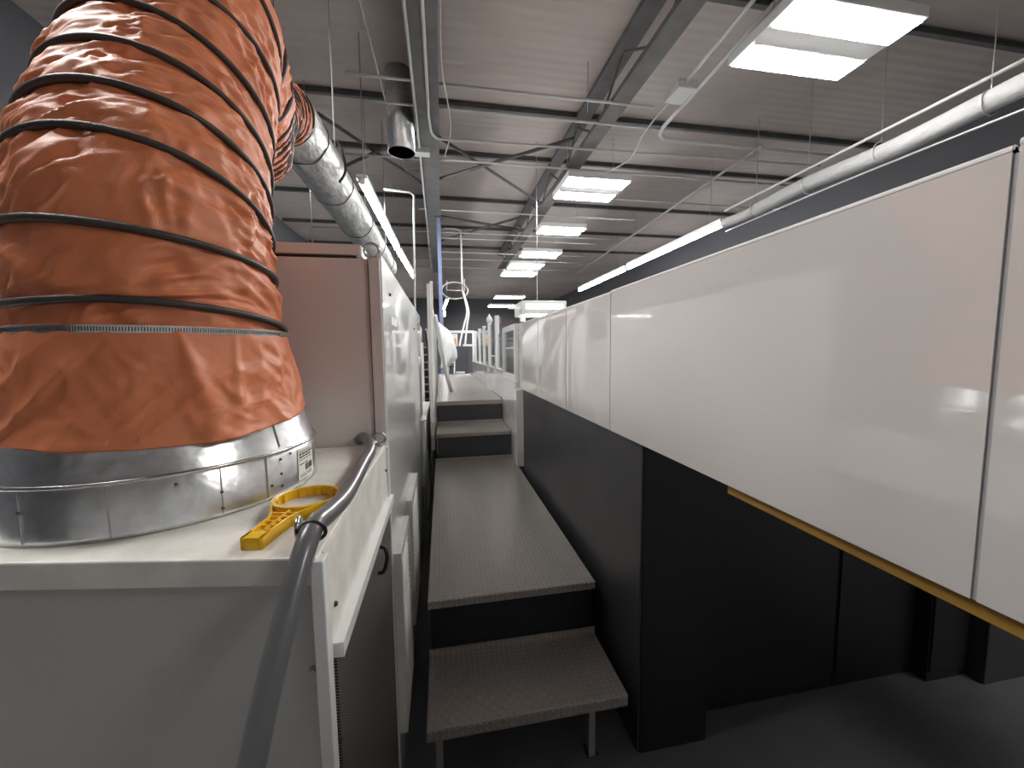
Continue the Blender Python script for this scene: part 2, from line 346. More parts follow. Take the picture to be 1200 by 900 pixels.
# ================================================================ ORANGE DUCT
def build_hose():
    t = thing('flexible_duct', 'large orange wrinkled vinyl ducting with dark spiral ribs rising off the cabinet', 'duct', (CX, CY, .04))
    ctrl = [(CX, CY, .02), (-.577, .947, .08), (-.588, .955, .225), (-.612, 1.029, .385), (-.643, 1.138, .563), (-.657, 1.243, .757), (-.674, 1.352, .968), (-.736, 1.655, .967), (-.885, 2.08, 1.0), (-1.0, 2.45, 1.24), (-1.05, 2.8, 1.55), (-1.03, 3.06, 1.66)]
    P = smooth_path(ctrl, 70)
    S = [0.0]
    for i in range(1, len(P)): S.append(S[-1]+(P[i]-P[i-1]).length)
    tot = S[-1]
    def at(s):
        import bisect
        i = min(max(bisect.bisect_left(S, s), 1), len(S)-1); k = (s-S[i-1])/(S[i]-S[i-1]); return P[i-1].lerp(P[i], k)
    ds = .004; n = int(tot/ds); PP = [at(i*tot/n) for i in range(n+1)]; fr = frames(PP); SS = [i*tot/n for i in range(n+1)]
    s0 = .012; tab = [0.0]; dd_ = .01
    def pitch(q): return .108+.07*min(1, max(0, (q-.36)/.25))-.115*min(1, max(0, (q-1.1)/.3))
    for k in range(int(tot/dd_)+3): tab.append(tab[-1]+dd_/pitch(k*dd_))
    def ph(s):                               # turns of the spiral made by arc length s
        q = max(s-s0, 0)/dd_; i = int(q); return tab[i]+(tab[i+1]-tab[i])*(q-i)
    RAD = lambda s: .212-.006*min(1, max(0, (s-.03)/.1))-.014*min(1, max(0, (s-1.0)/.5))
    seg = 260
    A0 = math.radians(173)
    def rad(s, a, p):                        # a: angle in the frame
        R = RAD(s)
        f = (ph(s)+(a-A0)/(2*PI)) % 1.0
        on = min(1, max(0, (s-.05)/.05))
        R += .006*on*math.sin(PI*f)
        env = .35+.65*math.sin(PI*f)**.5 if s > s0 else min(1, .3+s/s0)
        ca, sa = math.cos(a), math.sin(a); sk = s-.045*math.sin(a*1.0+.6)-.02*math.sin(2*a)
        wb = noise.noise(Vector((ca*2, sa*2, s*5)))*.35
        def ridge(fx, fs, off): return (1-abs(noise.noise(Vector((ca*fx+off, sa*fx+wb, sk*fs+off+wb))))*2)
        a1 = ridge(1.5, 13, 0); a2 = ridge(2.2, 30, 5.3); a3 = ridge(3.2, 62, 11.1); a4 = ridge(5.5, 24, 17.0)
        pk = max(0, noise.noise(Vector((ca*2+9, sa*2, s*6)))+.35)
        return R+env*(.009*(a1-.6)+(.0065*(a2-.6)+.0036*(a3-.6)+.004*(a4-.6))*(.65+pk*1.5))
    bm = nb(); rings = []
    for i, (p, tt, u, v) in enumerate(fr):
        rings.append([bm.verts.new(p+(u*math.cos(a)+v*math.sin(a))*rad(SS[i], a, p)) for a in [2*PI*k/seg for k in range(seg)]])
    for i in range(n):
        a, b = rings[i], rings[i+1]
        for k in range(seg): bm.faces.new((a[k], a[(k+1) % seg], b[(k+1) % seg], b[k]))
    obj('fabric', bm, M_org, t, smooth=True)
    # spiral wear strip
    H = []
    hs = .0014
    for j in range(int((tot-s0)/hs)):
        s = s0+j*hs; a = A0-2*PI*ph(s)
        i = min(int(s/tot*n), n-1); k = s/tot*n-i
        p = PP[i].lerp(PP[i+1], k); u = fr[i][2].lerp(fr[i+1][2], k).normalized(); v = fr[i][3].lerp(fr[i+1][3], k).normalized()
        # phase of f is (ph - (a-A0)/2pi)%1 = 0 along this line
        H.append(p+(u*math.cos(a)+v*math.sin(a))*(RAD(s)+.0045))
    obj('spiral_rib', tube(nb(), H, .0072, 8), M_rib, t, smooth=True, label='dark spiral wire rib')
    # skirt below the clamp, flared over the collar
    bm = nb(); NZ, NA = 60, 420; rows = []
    hem = lambda a: -.128-.022*math.cos(a-math.radians(-63))+.004*math.sin(3*a+1)
    for i in range(NZ+1):
        k = i/NZ; row = []
        for j in range(NA):
            a = 2*PI*j/NA; z = .05+(hem(a)-.05)*k
            R = .2155+(.246-.2155)*k**.8
            R = max(R, .212+(.236-.212)*min(1, max(0, (.02-z)/.12))+.003) if z > -.10 else max(R, .239+(-.10-z)*.28+.002)
            q = Vector((math.cos(a)*3.2, math.sin(a)*3.2, z*6+1.3))
            w1 = 1-abs(noise.noise(q))*2
            w2 = 1-abs(noise.noise(Vector((math.cos(a+z*2)*6, math.sin(a+z*2)*6, z*9))))*2
            for (ac, am, wd, tl) in ((-52, .018, .085, .55), (-34, .010, .06, -.3), (-80, .008, .12, -.6), (-118, .009, .12, .5)):
                dd = (a-math.radians(ac)+PI) % (2*PI)-PI-tl*(k-.3)*.35
                R += am*math.exp(-(dd/wd/(.25+k))**2)*min(1, k*1.6)*(1-.35*k)
            w3 = 1-abs(noise.noise(Vector((math.cos(a-z*4)*3.4+4, math.sin(a-z*4)*3.4, z*10+1.5*math.sin(2*a)))))*2
            w4 = 1-abs(noise.noise(Vector((math.cos(a+z*3)*7, math.sin(a+z*3)*7, z*26))))*2
            pm = max(0, noise.noise(Vector((math.cos(a)*2.5+1, math.sin(a)*2.5, z*5)))+.25)
            R += min(1, k*3)*(.009*max(w1-.55, -.3)+.007*max(w3-.6, -.3)+.0022*(w4-.5)*pm*2)
            zz = z; cone = .212+(.236-.212)*min(1, max(0, (.02-zz)/.12)) if zz > -.10 else .236+(-.10-zz)*.285
            R = max(R, cone+.0035)
            row.append(bm.verts.new((CX+R*math.cos(a), CY+R*math.sin(a), z)))
        rows.append(row)
    for i in range(NZ):
        for j in range(NA): bm.faces.new((rows[i][j], rows[i][(j+1) % NA], rows[i+1][(j+1) % NA], rows[i+1][j]))
    sk = obj('skirt', bm, M_org, t, smooth=True, label='loose orange skirt below the clamp')
    md = sk.modifiers.new('thick', 'SOLIDIFY'); md.thickness = .0015; md.offset = 1
    # worm drive clamp band with slots
    cl = obj('clamp_band', lathe(nb(), [(.2175, .0365), (.2205, .0365), (.2205, .0495), (.2175, .0495)], (CX, CY), 180), M_steel, t, smooth=False, label='slotted steel clamp band')
    bm = nb()
    for k in range(150):
        a = math.radians(-150+150*k/150); d = Vector((math.cos(a), math.sin(a), 0)); s = Vector((-d.y, d.x, 0)); c = Vector((CX, CY, 0))+d*.2206
        n0 = len(bm.verts); box(bm, (-.0007, -.0003, .0395), (.0007, .0003, .0465)); bm.verts.ensure_lookup_table()
        for vv in bm.verts[n0:]: vv.co = c+s*vv.co.x+d*vv.co.y+Vector((0, 0, vv.co.z))
    obj('slots', bm, M_beam, cl)
build_hose()

# ================================================================ YELLOW WRENCH
def build_wrench():
    t = thing('filter_wrench', 'yellow plastic ring wrench with ribbed handle lying on the white lid', 'wrench', (-.27, .72, -.29))
    Z0, Z1 = -.2895, -.2715; c = Vector((-.262, .776)); e = Vector((-.286, .607)); ax_ = (e-c).normalized(); sd = Vector((-ax_.y, ax_.x))
    bm = nb(); N = 64
    R0, R1 = .052, .060
    prof = [(R0, Z0), (R1, Z0), (R1, Z1-.001), (R1-.001, Z1), (R0+.001, Z1), (R0, Z1-.001), (R0, Z0)]
    lathe(bm, prof, c, N)
    for k in range(10):     # inner grip lugs
        a = 2*PI*k/10+.2; d = Vector((math.cos(a), math.sin(a))); s = Vector((-d.y, d.x)); p = c+d*.0505
        prism(bm, [tuple(p+s*.006+d*.002), tuple(p-s*.006+d*.002), tuple(p-s*.005-d*.0025), tuple(p+s*.005-d*.0025)], Z0, Z1-.002)
    obj('ring', bm, M_yellow, t)
    L = (e-c).length
    def pt(a, s): return tuple(c+ax_*a+sd*s)
    out = [(.040, .046), (.060, .036), (.078, .025), (.098, .0185), (.13, .0165), (L-.003, .0165), (L, .0135)]
    bm = nb(); poly = [pt(a, s) for a, s in out]+[pt(a, -s) for a, s in reversed(out)]
    prism(bm, poly, Z0, Z0+.009)
    for sg in (1, -1):      # raised rims
        for i in range(len(out)-1):
            (a0, s0_), (a1, s1_) = out[i], out[i+1]
            q = [pt(a0, sg*s0_), pt(a1, sg*s1_), pt(a1, sg*(s1_-.004)), pt(a0, sg*(s0_-.004))]
            prism(bm, q if sg > 0 else q[::-1], Z0, Z1)
    prism(bm, [pt(.062, .002), pt(L-.002, .002), pt(L-.002, -.002), pt(.062, -.002)], Z0, Z1-.002)
    for a, s in ((.072, .027), (.088, .021), (.104, .017), (.120, .0165), (.136, .0165)):
        prism(bm, [pt(a, s), pt(a+.003, s), pt(a+.003, -s), pt(a, -s)], Z0, Z1-.002)
    prism(bm, [pt(.146, .0155), pt(L-.001, .0155), pt(L-.001, -.0155), pt(.146, -.0155)], Z0, Z1)
    obj('handle', bm, M_yellow, t)
build_wrench()

# ================================================================ GREY CABLE HOSE + TIE
gp = [(-.30, 1.36, -.40), (-.262, 1.30, -.30), (-.232, 1.235, -.262), (-.205, 1.16, -.268), (-.193, 1.06, -.272), (-.192, .96, -.272), (-.186, .85, -.272), (-.182, .74, -.270), (-.185, .65, -.262), (-.190, .585, -.262), (-.2, .52, -.33), (-.212, .46, -.42), (-.222, .405, -.53), (-.232, .37, -.66), (-.24, .35, -.85), (-.25, .34, -1.1), (-.27, .33, -1.4), (-.30, .30, FL+.02)]
gp = [(-.262, 1.236, -.272), (-.244, 1.225, -.258), (-.222, 1.18, -.262), (-.203, 1.10, -.270)]+[(x-.006, y, z) for x, y, z in gp[5:]]
o = obj('grey_hose', tube(nb(), smooth_path(gp, 12), .0155, 20), M_ghose, smooth=True, label='thick grey rubber hose lying along the cabinet edge and dropping past its corner', cat='hose')
t = thing('cable_tie', 'black plastic cable tie lashing the grey hose to the near eyebolt', 'cable tie', (-.19, .59, -.262))
bm = nb(); dirv = nrm((-.006, -.065, -.02)); u = nrm((1, 0, -.05)); v = dirv.cross(u).normalized(); cc = Vector((-.1945, .592, -.2618))
tube(bm, [cc+u*(.0172*math.cos(2*PI*k/32))+v*(.0172*math.sin(2*PI*k/32)) for k in range(32)], .0028, 8, True)
obj('strap', bm, M_black, t, smooth=True)
ob('head', (-.218, .588, -.263), (-.209, .597, -.255), M_black, t, .001)

# ================================================================ TALL GREY CABINET
def build_tall():
    t = thing('tall_cabinet', 'tall taupe metal cabinet with glossy white side standing behind the low cabinet', 'cabinet', (-.6, 2.0, FL))
    ob('body', (-1.0, 1.252, FL), (-.186, 3.3, .283), M_gray, t, .003)
    ob('front_frame', (-.212, 1.246, FL), (-.18, 1.254, .285), M_gray, t, .001, label='narrow taupe frame strip at the right edge')
    ob('side_panel', (-.19, 1.262, FL), (-.176, 3.36, .30), M_glossl, t, .003, label='glossy white side panel')
    ob('seam', (-.2145, 1.2445, FL), (-.2125, 1.2535, .283), M_beam, t)
    ob('top_box', (-1.0, 1.262, .295), (-.235, 1.9, .327), M_gray, t, .003, label='second lid raised above the cabinet top')
    ob('gasket', (-1.0, 1.272, .284), (-.25, 1.89, .295), M_black, t)
    obj('eyebolt', ringbolt(nb(), (-.208, 1.29, .284), .022, .0045, .1), M_steel, t, smooth=True)
    for y, z in ((1.42, .2), (2.6, .15)):
        bm = nb(); bmesh.ops.create_uvsphere(bm, u_segments=10, v_segments=6, radius=.006, matrix=Matrix.Translation((-.175, y, z))); obj('screw', bm, M_ink, t, smooth=True)
    for y0, y1, z in ((1.45, 1.62, .10),):
        ob('label_plate', (-.1765, y0, z), (-.175, y1, z+.03), M_paper, t)
build_tall()
def louvre(y0, y1, z0, z1, lab):
    t = thing('louvre_panel', lab, 'vent panel', (-.165, (y0+y1)/2, z0), 'louvre panels on the cabinet side')
    bm = nb(); box(bm, (-.176, y0, z0), (-.150, y0+.03, z1)); box(bm, (-.176, y1-.03, z0), (-.150, y1, z1)); box(bm, (-.176, y0+.03, z1-.03), (-.150, y1-.03, z1)); box(bm, (-.176, y0+.03, z0), (-.150, y1-.03, z0+.03))
    obj('frame', bm, M_white, t)
    ob('backing', (-.1755, y0+.03, z0+.03), (-.172, y1-.03, z1-.03), M_black, t)
    bm = nb(); n = 24
    for k in range(n):
        z = z0+.04+(z1-z0-.08)*k/(n-1); prismx_pts = [(-.172, z), (-.152, z-.008), (-.152, z-.010), (-.172, z-.002)]
        a = [bm.verts.new((x, y0+.03, zz)) for x, zz in prismx_pts]; b = [bm.verts.new((x, y1-.03, zz)) for x, zz in prismx_pts]
        bm.faces.new(a); bm.faces.new(b[::-1])
        for i in range(4): bm.faces.new((a[i], b[i], b[(i+1) % 4], a[(i+1) % 4]))
    obj('slats', bm, M_white, t)
louvre(1.26, 1.56, -1.30, -.66, 'white louvred vent panel low on the cabinet side just beyond the grille')
louvre(1.72, 2.12, -1.25, -.66, 'white louvred vent panel further along the cabinet side')
# plinth box beyond the tall cabinet
t = thing('low_cabinet', 'low white cabinet just past the glossy side panel', 'cabinet', (-.3, 3.9, FL))
ob('body', (-.6, 3.37, FL), (-.165, 4.6, -.60), M_white, t, .004)
ob('top_plate', (-.61, 3.365, -.60), (-.155, 4.6, -.585), M_trim, t, .002)

# ================================================================ STEPS AND WALKWAY
def platform(name, label, x0, x1, y0, y1, z, lip=.04, riser_to=None, kick=False, legs=None, cat='platform'):
    t = thing(name, label, cat, ((x0+x1)/2, (y0+y1)/2, FL))
    bm = nb(); box(bm, (x0, y0, z-lip), (x1, y1, z), .004)
    obj('tread', bm, M_tread, t)
    if kick: ob('kick_plate', (x0, y1-.006, z), (x1, y1, z+.03), M_tread, t)
    if riser_to is not None: ob('riser', (x0+.01, y0+.02, riser_to), (x1-.01, y0+.035, z-lip), M_grayp if z > -1 else M_black, t)
    if legs:
        for lx, ly in legs: ob('leg', (lx-.012, ly-.012, FL+.006), (lx+.012, ly+.012, z-lip), M_cond, t); 
        for lx, ly in legs: ob('foot', (lx-.022, ly-.022, FL), (lx+.022, ly+.022, FL+.006), M_steel, t)
    return t
platform('walkway_step', 'lowest diamond plate step on thin square legs nearest the camera', -.085, .632, 1.20, 1.518, -1.248, .045, None, True, [(-.045, 1.24), (.505, 1.24), (-.045, 1.49), (.505, 1.49)], cat='step')
t = platform('walkway_landing', 'long diamond plate landing between the lower step and the upper steps', -.085, .628, 1.50, 3.50, -1.0, .035, -1.215, True, cat='platform')
ob('side_skirt', (-.075, 1.56, FL), (-.06, 3.5, -1.035), M_black, t)
platform('walkway_step', 'narrow diamond plate step rising from the far end of the landing', -.07, .618, 3.50, 3.98, -.745, .035, -1.0, True, cat='step')
t = platform('raised_walkway', 'raised diamond plate walkway running away to the dark end panel', -.07, .618, 3.98, 8.85, -.51, .045, -.745, cat='platform')
ob('side_skirt', (-.06, 4.02, FL), (-.045, 8.8, -.555), M_black, t)

# ================================================================ RIGHT MACHINE HOOD
XP = .66
def hood_section(y0, y1, zt, label, fillet=False):
    t = thing('hood_panel', label, 'panel', (XP, (y0+y1)/2, -.33))
    z0 = -.325
    obj('face', prismx(nb(), [(y0+.003, z0), (y1-.003, z0), (y1-.003, zt-.006), (y0+.003, zt-.006)], XP, XP+.03), M_gloss, t)
    bm = nb(); tube(bm, [(XP+.004, y0+.003, zt-.005), (XP+.004, y1-.003, zt-.005)], .0055, 10); box(bm, (XP+.004, y0+.003, zt-.008), (XP+.5, y1-.003, zt-.002))
    obj('top_edge', bm, M_trim, t, smooth=False, label='bright white top edge trim')
    ob('seal', (XP+.003, y0-.003, z0), (XP+.02, y0+.003, zt-.01), M_seam, t)
    return t
ST = [(-.9, -.1, .237, 'glossy white hood panel mostly out of the frame behind the camera'),
      (-.1, .355, .237, 'glossy white hood panel at the right edge of the frame, nearest the camera'),
      (.355, 1.445, .232, 'longest glossy white hood panel filling the right of the view'),
      (1.445, 2.0, .228, 'short glossy white hood panel beyond the long one'),
      (2.0, 2.62, .228, 'third glossy white hood panel counting away from the longest'),
      (2.62, 3.31, .232, 'farthest glossy white hood panel, ending at the upper steps')]
for s in ST[1:]: hood_section(*s)
# enclosure behind the faces, carried by the bases
t = thing('machine_housing', 'white housing body behind the glossy hood panels', 'machine', (1.5, 1.5, -.3))
ob('body', (XP+.032, -.1, -.30), (2.6, 3.31, .214), M_white, t)
ob('yellow_beam', (XP+.012, -.1, -.350), (XP+.09, .80, -.305), M_brass, label='yellow brown painted beam running under the white hood panels', cat='beam')
# dark bases
t = thing('machine_plinth', 'charcoal machine plinth standing beside the diamond plate landing', 'plinth', (.8, 2.2, FL))
ob('body', (.672, 1.205, FL), (.955, 3.2, -.327), M_char, t, .004)
ob('end_panel', (.680, 1.199, FL), (.95, 1.206, -.33), M_black, t)
for k, (x0, x1, y, lab) in enumerate(((.962, 1.64, 1.30, 'left'), (1.646, 2.07, 1.30, 'middle'), (2.076, 2.30, 1.24, 'right'))):
    t = thing('base_cabinet', {'left': 'black base cabinet under the hood next to the charcoal plinth', 'middle': 'black base cabinet in the middle of the row under the hood', 'right': 'last black base cabinet of the row, standing slightly forward'}[lab], 'cabinet', ((x0+x1)/2, y+.3, FL))
    ob('body', (x0, y, FL), (x1, y+.9, -.305), M_black, t, .003)
    ob('door', (x0+.006, y-.008, FL+.05), (x1-.006, y, -.33), M_black, t, .002)
ob('base_cabinet', (2.306, 1.18, FL), (3.2, 2.1, -.305), M_char, bev=.004, label='dark grey base cabinet at the far right under the hood', cat='cabinet')

# ---- glazed cabinet at the upper steps
t = thing('glazed_cabinet', 'white cabinet with a small window beside the upper steps', 'cabinet', (.8, 3.6, FL))
ob('body', (.625, 3.32, -1.0), (1.2, 4.0, .0-.28), M_gloss, t, .004)
ob('front_post', (.612, 3.2, -1.0), (.70, 3.318, -.33), M_glossl, t, .003)
bm = nb(); box(bm, (.625, 3.32, -.28), (.66, 3.37, .225)); box(bm, (.625, 3.95, -.28), (.66, 4.0, .225)); box(bm, (.625, 3.37, .185), (.66, 3.95, .225)); box(bm, (.625, 3.37, -.28), (.66, 3.95, -.22))
fr_ = obj('window_frame', bm, M_trim, t)
ob('pane', (.64, 3.37, -.22), (.645, 3.95, .185), M_glass, fr_)
ob('top_plate', (.625, 3.32, .225), (1.2, 4.0, .235), M_trim, t)
ob('inner_box', (.80, 3.4, -.28), (1.15, 3.9, .1), M_white, t)
ob('rail', (.632, 3.37, .02), (.642, 3.95, .035), M_trim, t)

# ---- guard posts and low wall along the raised walkway
t = thing('parapet', 'low white panelled wall along the right side of the raised walkway', 'low wall', (.66, 6.4, -.51))
for y0, y1 in ((4.01, 4.66), (4.67, 5.38), (5.39, 6.08), (6.09, 6.82), (6.83, 8.2)):
    ob('wall_panel', (.625, y0, -.51), (.68, y1, -.215), M_gloss, t, .003)
ob('cap', (.62, 4.01, -.215), (.69, 8.2, -.205), M_trim, t)
posts = [(4.03, .215, 'shortest white guard post, next to the glazed cabinet'), (4.62, .42, 'tall white guard post, second from the glazed cabinet'), (5.34, .388, 'white guard post with a pointed cap'), (6.03, .388, 'white guard post beyond the pointed one'), (6.76, .388, 'white guard post second from the walkway end'), (7.6, .388, 'farthest white guard post on the low wall')]
for i, (y, zt, lab) in enumerate(posts):
    t = thing('guard_post', lab, 'post', (.655, y, -.205), 'white guard posts on the low wall')
    ob('post', (.63, y-.035, -.205), (.68, y+.035, zt), M_trim, t, .004)
    ob('bracket', (.618, y-.03, -.20), (.63, y+.03, -.16), M_seam, t)
    if i == 2:
        bm = nb(); lathe(bm, [(.0, zt+.13), (.012, zt+.10), (.035, zt+.07), (.045, zt+.03), (.03, zt), (0, zt)], (.655, y), 16); obj('finial', bm, M_trim, t, smooth=True)
panes = ((4.1, 4.55, .2), (4.70, 5.27, .35), (5.41, 5.96, .35), (6.1, 6.69, .35), (6.83, 7.53, .35))
for i, (y0, y1, z) in enumerate(panes):
    ob('glass_screen', (.652, y0, -.2), (.657, y1, z), M_glass, label=['clear guard pane between the two posts nearest the glazed cabinet', 'clear guard pane before the pointed post', 'clear guard pane just past the pointed post', 'clear guard pane fourth along the low wall', 'farthest clear guard pane on the low wall'][i], cat='glass screen')
# machinery seen through the panes
for i, (y0, y1, z, m, lab) in enumerate(((4.4, 5.2, .22, M_grayp, 'dark machine block behind the nearest guard panes'), (5.5, 6.5, .1, M_white, 'pale machine block behind the pointed guard post'), (6.8, 8.0, .2, M_grayp, 'dark machine block behind the farthest guard panes'))):
    t = thing('machine_block', lab, 'machine', (1.4, (y0+y1)/2, FL))
    ob('body', (1.0, y0, FL), (2.0, y1, z), m, t, .01); ob('top_cover', (.98, y0-.02, z), (2.02, y1+.02, z+.03), M_white, t, .005)
    ob('roller', (.93, y0+.1, z-.25), (.99, y1-.1, z-.19), M_steel, t, .02)

# ---- end of the walkway
t = thing('end_cabinet', 'dark slate panel cabinet closing the end of the raised walkway', 'cabinet', (.37, 9.0, FL))
ob('body', (.16, 8.86, FL), (.60, 9.3, .115), M_grayp, t, .006)
ob('foot_bar', (.30, 8.82, -.50), (.5, 8.86, -.46), M_white, t)
t = thing('window_frame_stand', 'white tubular frame standing behind the dark end cabinet', 'frame', (.45, 9.45, FL))
ob('top_rail', (.12, 9.42, .44), (.78, 9.47, .50), M_trim, t); ob('post', (.73, 9.42, FL), (.78, 9.47, .44), M_trim, t); ob('post', (.12, 9.42, FL), (.16, 9.47, .44), M_trim, t)
ob('cross_rail', (.5, 9.42, .12), (.73, 9.47, .17), M_trim, t)
t = thing('amber_display', 'small amber lit display box on top of the dark end cabinet', 'display', (.27, 9.0, .115))
ob('case', (.19, 9.0, .115), (.36, 9.12, .40), M_body, t, .01); ob('screen', (.205, 8.992, .13), (.335, 9.0, .30), M_orange2, t, label='amber glowing screen')
t = thing('walkway_chair', 'small white tubular stool frame before the dark end cabinet', 'stool', (.22, 8.5, -.51))
bm = nb(); tube(bm, smooth_path([(.12, 8.5, -.12), (.24, 8.5, -.11), (.26, 8.5, -.16), (.25, 8.5, -.5)], 6), .016, 8); obj('back_frame', bm, M_trim, t, smooth=True)
bm = nb(); tube(bm, [(.12, 8.5, -.12), (.10, 8.5, -.5)], .016, 8); obj('leg', bm, M_trim, t, smooth=True)
ob('seat', (.11, 8.48, -.34), (.25, 8.7, -.31), M_black, t)

# ---- tall white rail and leaning brace at left of upper steps
t = thing('safety_gate', 'tall white metal safety gate at the left of the upper steps', 'gate', (-.06, 3.7, -1.0))
ob('post', (-.125, 3.66, -.93), (-.088, 3.70, .62), M_trim, t, .004)
ob('post', (-.105, 3.98, -.9), (-.075, 4.02, .70), M_trim, t, .004)
ob('rail', (-.10, 4.02, .40), (-.075, 5.6, .43), M_trim, t); ob('post', (-.105, 5.6, FL), (-.07, 5.64, .43), M_trim, t); ob('panel', (-.115, 3.70, -.9), (-.09, 3.98, .35), M_white, t, .002)
ob('foot_bracket', (-.12, 3.66, FL), (-.10, 3.69, -.93), M_steel, t)
bm = nb(); tube(bm, [(-.06, 4.0, .36), (.05, 4.7, -.30), (.10, 4.95, -.50)], .024, 12)
obj('leaning_brace', bm, M_trim, smooth=True, label='slanted white tube leaning from the safety gate down to the walkway', cat='brace')
bm = nb(); N1, N2 = 18, 10; rows = []
for i in range(N1+1):
    k = i/N1; z = .41-.63*k; wv_ = .03+.20*math.sin(min(1, k*1.35)*PI*.62)**1.2*(1 if k < .8 else 1-(k-.8)*3)
    rows.append([bm.verts.new((-.07+.04*min(1, k*6)+.02*min(1, k*4)*math.sin(j*1.3+i*.5)+wv_*j/N2*1.05, 5.05+.45*j/N2, z)) for j in range(N2+1)])
for i in range(N1):
    for j in range(N2): bm.faces.new((rows[i][j], rows[i][j+1], rows[i+1][j+1], rows[i+1][j]))
s_ = obj('hanging_sheet', bm, M_film, smooth=True, label='crumpled white plastic sheet hanging behind the slanted tube', cat='sheet'); s_.modifiers.new('t', 'SOLIDIFY').thickness = .003

# ---- dark service gap at left: machine column with hoses
t = thing('cable_rack', 'dark equipment rack with bundled cables in the gap left of the walkway', 'rack', (-.3, 5.5, FL))
ob('body', (-.62, 5.6, FL), (-.2, 6.8, .05), M_char, t)
for k in range(11):
    ob('rung', (-.27, 5.3, -.95+k*.1), (-.13, 5.33, -.93+k*.1), M_cond, t)
for x in (-.28, -.13): ob('upright', (x, 5.29, FL), (x+.02, 5.34, .15), M_beam, t)
for k, (x, y) in enumerate(((-.115, 4.2), (-.125, 4.4), (-.12, 4.75))):
    bm = nb(); tube(bm, smooth_path([(x-.06, y+.3, .25), (x-.03, y+.1, 0), (x+.01, y, -.4), (x, y-.1, -.8), (x-.01, y, -1.2), (x-.01, y, FL+.02)], 8), .014, 8)
    obj('black_cable', bm, M_black, smooth=True, label=['black cable hanging closest to the walkway in the left gap', 'black cable hanging in the middle of the left gap', 'black cable hanging deepest in the left gap'][k], cat='cable')
t = thing('press_unit', 'pale machine unit with round fittings beyond the tall cabinet', 'machine', (-.4, 4.5, FL))
ob('body', (-.8, 4.62, FL), (-.235, 5.15, .12), M_white, t, .01)
ob('upper_housing', (-.7, 4.62, .12), (-.32, 5.1, .22), M_char, t, .01)
for x in (-.30, -.25):
    bm = nb(); lathe(bm, [(0, .12), (.022, .12), (.022, .26), (.012, .30), (0, .30)], (x, 4.7), 16); obj('fitting', bm, M_trim, t, smooth=True)

# ================================================================ CEILING
def lightfix(x0, x1, ya, yb, z, label, dm=None):
    t = thing('ceiling_light', label, 'ceiling light', ((x0+x1)/2, (ya+yb)/2, z), 'two panel ceiling lights')
    d = yb-ya; s = d*.36
    ob('housing', (x0-.03, ya-.03, z+.012), (x1+.03, yb+.03, z+.11), M_body, t, .01)
    for a, b in ((ya, ya+s), (yb-s, yb)): ob('diffuser', (x0, a, z-.004), (x1, b, z+.014), dm or M_lamp, t)
    bm = nb(); box(bm, (x0, ya+s, z+.0), (x1, ya+s+.012, z+.014)); box(bm, (x0, yb-s-.012, z), (x1, yb-s, z+.014)); obj('divider', bm, M_body, t)
    for x, y in ((x0+.1, (ya+yb)/2), (x1-.1, (ya+yb)/2)):
        bm = nb(); tube(bm, [(x, y, z+.1), (x, y, CEIL)], .004, 6); obj('hanger', bm, M_cond, t)
    return t
LZ = 2.7
fx = [(2.82, 4.02, 2.79, 3.50, 'nearest two panel ceiling light at the top right'),
      (2.05, 3.07, 6.05, 6.88, 'second ceiling light from the camera'),
      (2.25, 3.24, 8.47, 8.95, 'third ceiling light from the camera'),
      (2.29, 3.35, 10.6, 11.2, 'fourth ceiling light from the camera'),
      (2.2, 3.26, 12.1, 12.75, 'fifth ceiling light from the camera, just before the smaller ones'),
      (2.18, 3.36, 13.4, 14.05, 'sixth ceiling light from the camera'),
      (2.73, 4.2, 19.3, 20.0, 'second farthest ceiling light'),
      (2.87, 4.4, 23.0, 23.9, 'farthest ceiling light of the whole row')]
for f in fx: lightfix(f[0], f[1], f[2], f[3], LZ, f[4])
def tubelight(p0, p1, label, grp):
    p0, p1 = Vector(p0), Vector(p1); mid = (p0+p1)/2
    t = thing('tube_light', label, 'tube light', mid, grp)
    d = (p1-p0).normalized(); s = Vector((d.y, -d.x, 0)).normalized(); bm = nb()
    for sg in (0,): 
        tube(bm, [p0, p1], .045, 12)
    obj('tube', bm, M_tube, t, smooth=True)
    bm = nb(); box(bm, (-.07, 0, .03), (.07, (p1-p0).length, .09)); 
    a = math.atan2(-d.x, d.y)
    for v in bm.verts: v.co = p0+Matrix.Rotation(a, 3, 'Z') @ v.co
    obj('housing', bm, M_body, t)
    for k in (0, 1):
        p = (p0, p1)[k]; bm = nb(); tube(bm, [p-d*.02*(1-2*k)*0-d*(.03 if k == 0 else -.0), p+d*(.0 if k == 0 else .03)], .05, 10); obj('end_cap', bm, M_body, t, smooth=True)
    for k in (.1, .9):
        p = p0.lerp(p1, k); bm = nb(); tube(bm, [p+Vector((0, 0, .09)), (p.x, p.y, CEIL)], .004, 6); obj('hanger', bm, M_cond, t)
G1 = 'long tube lights over the left cabinets'; G2 = 'long tube lights over the white hood'
tubelight((-1.0, 5.67, 2.3), (-.93, 9.15, 2.3), 'near tube light beside the foil wrapped duct', G1)
tubelight((-.925, 9.3, 2.3), (-.80, 12.4, 2.3), 'second tube light end to end with the near one at left', G1)
tubelight((.30, 17.6, 2.3), (.16, 21.5, 2.3), 'short looking tube light far away over the walkway', G1)
tubelight((.20, 22.6, 2.3), (.22, 25.5, 2.3), 'farthest tube light over the walkway', G1)
tubelight((5.0, 6.3, 2.21), (5.0, 9.85, 2.19), 'near tube light above the long white hood panel', G2)
tubelight((5.0, 10.0, 2.19), (5.0, 13.6, 2.17), 'farther tube light above the white hood', G2)
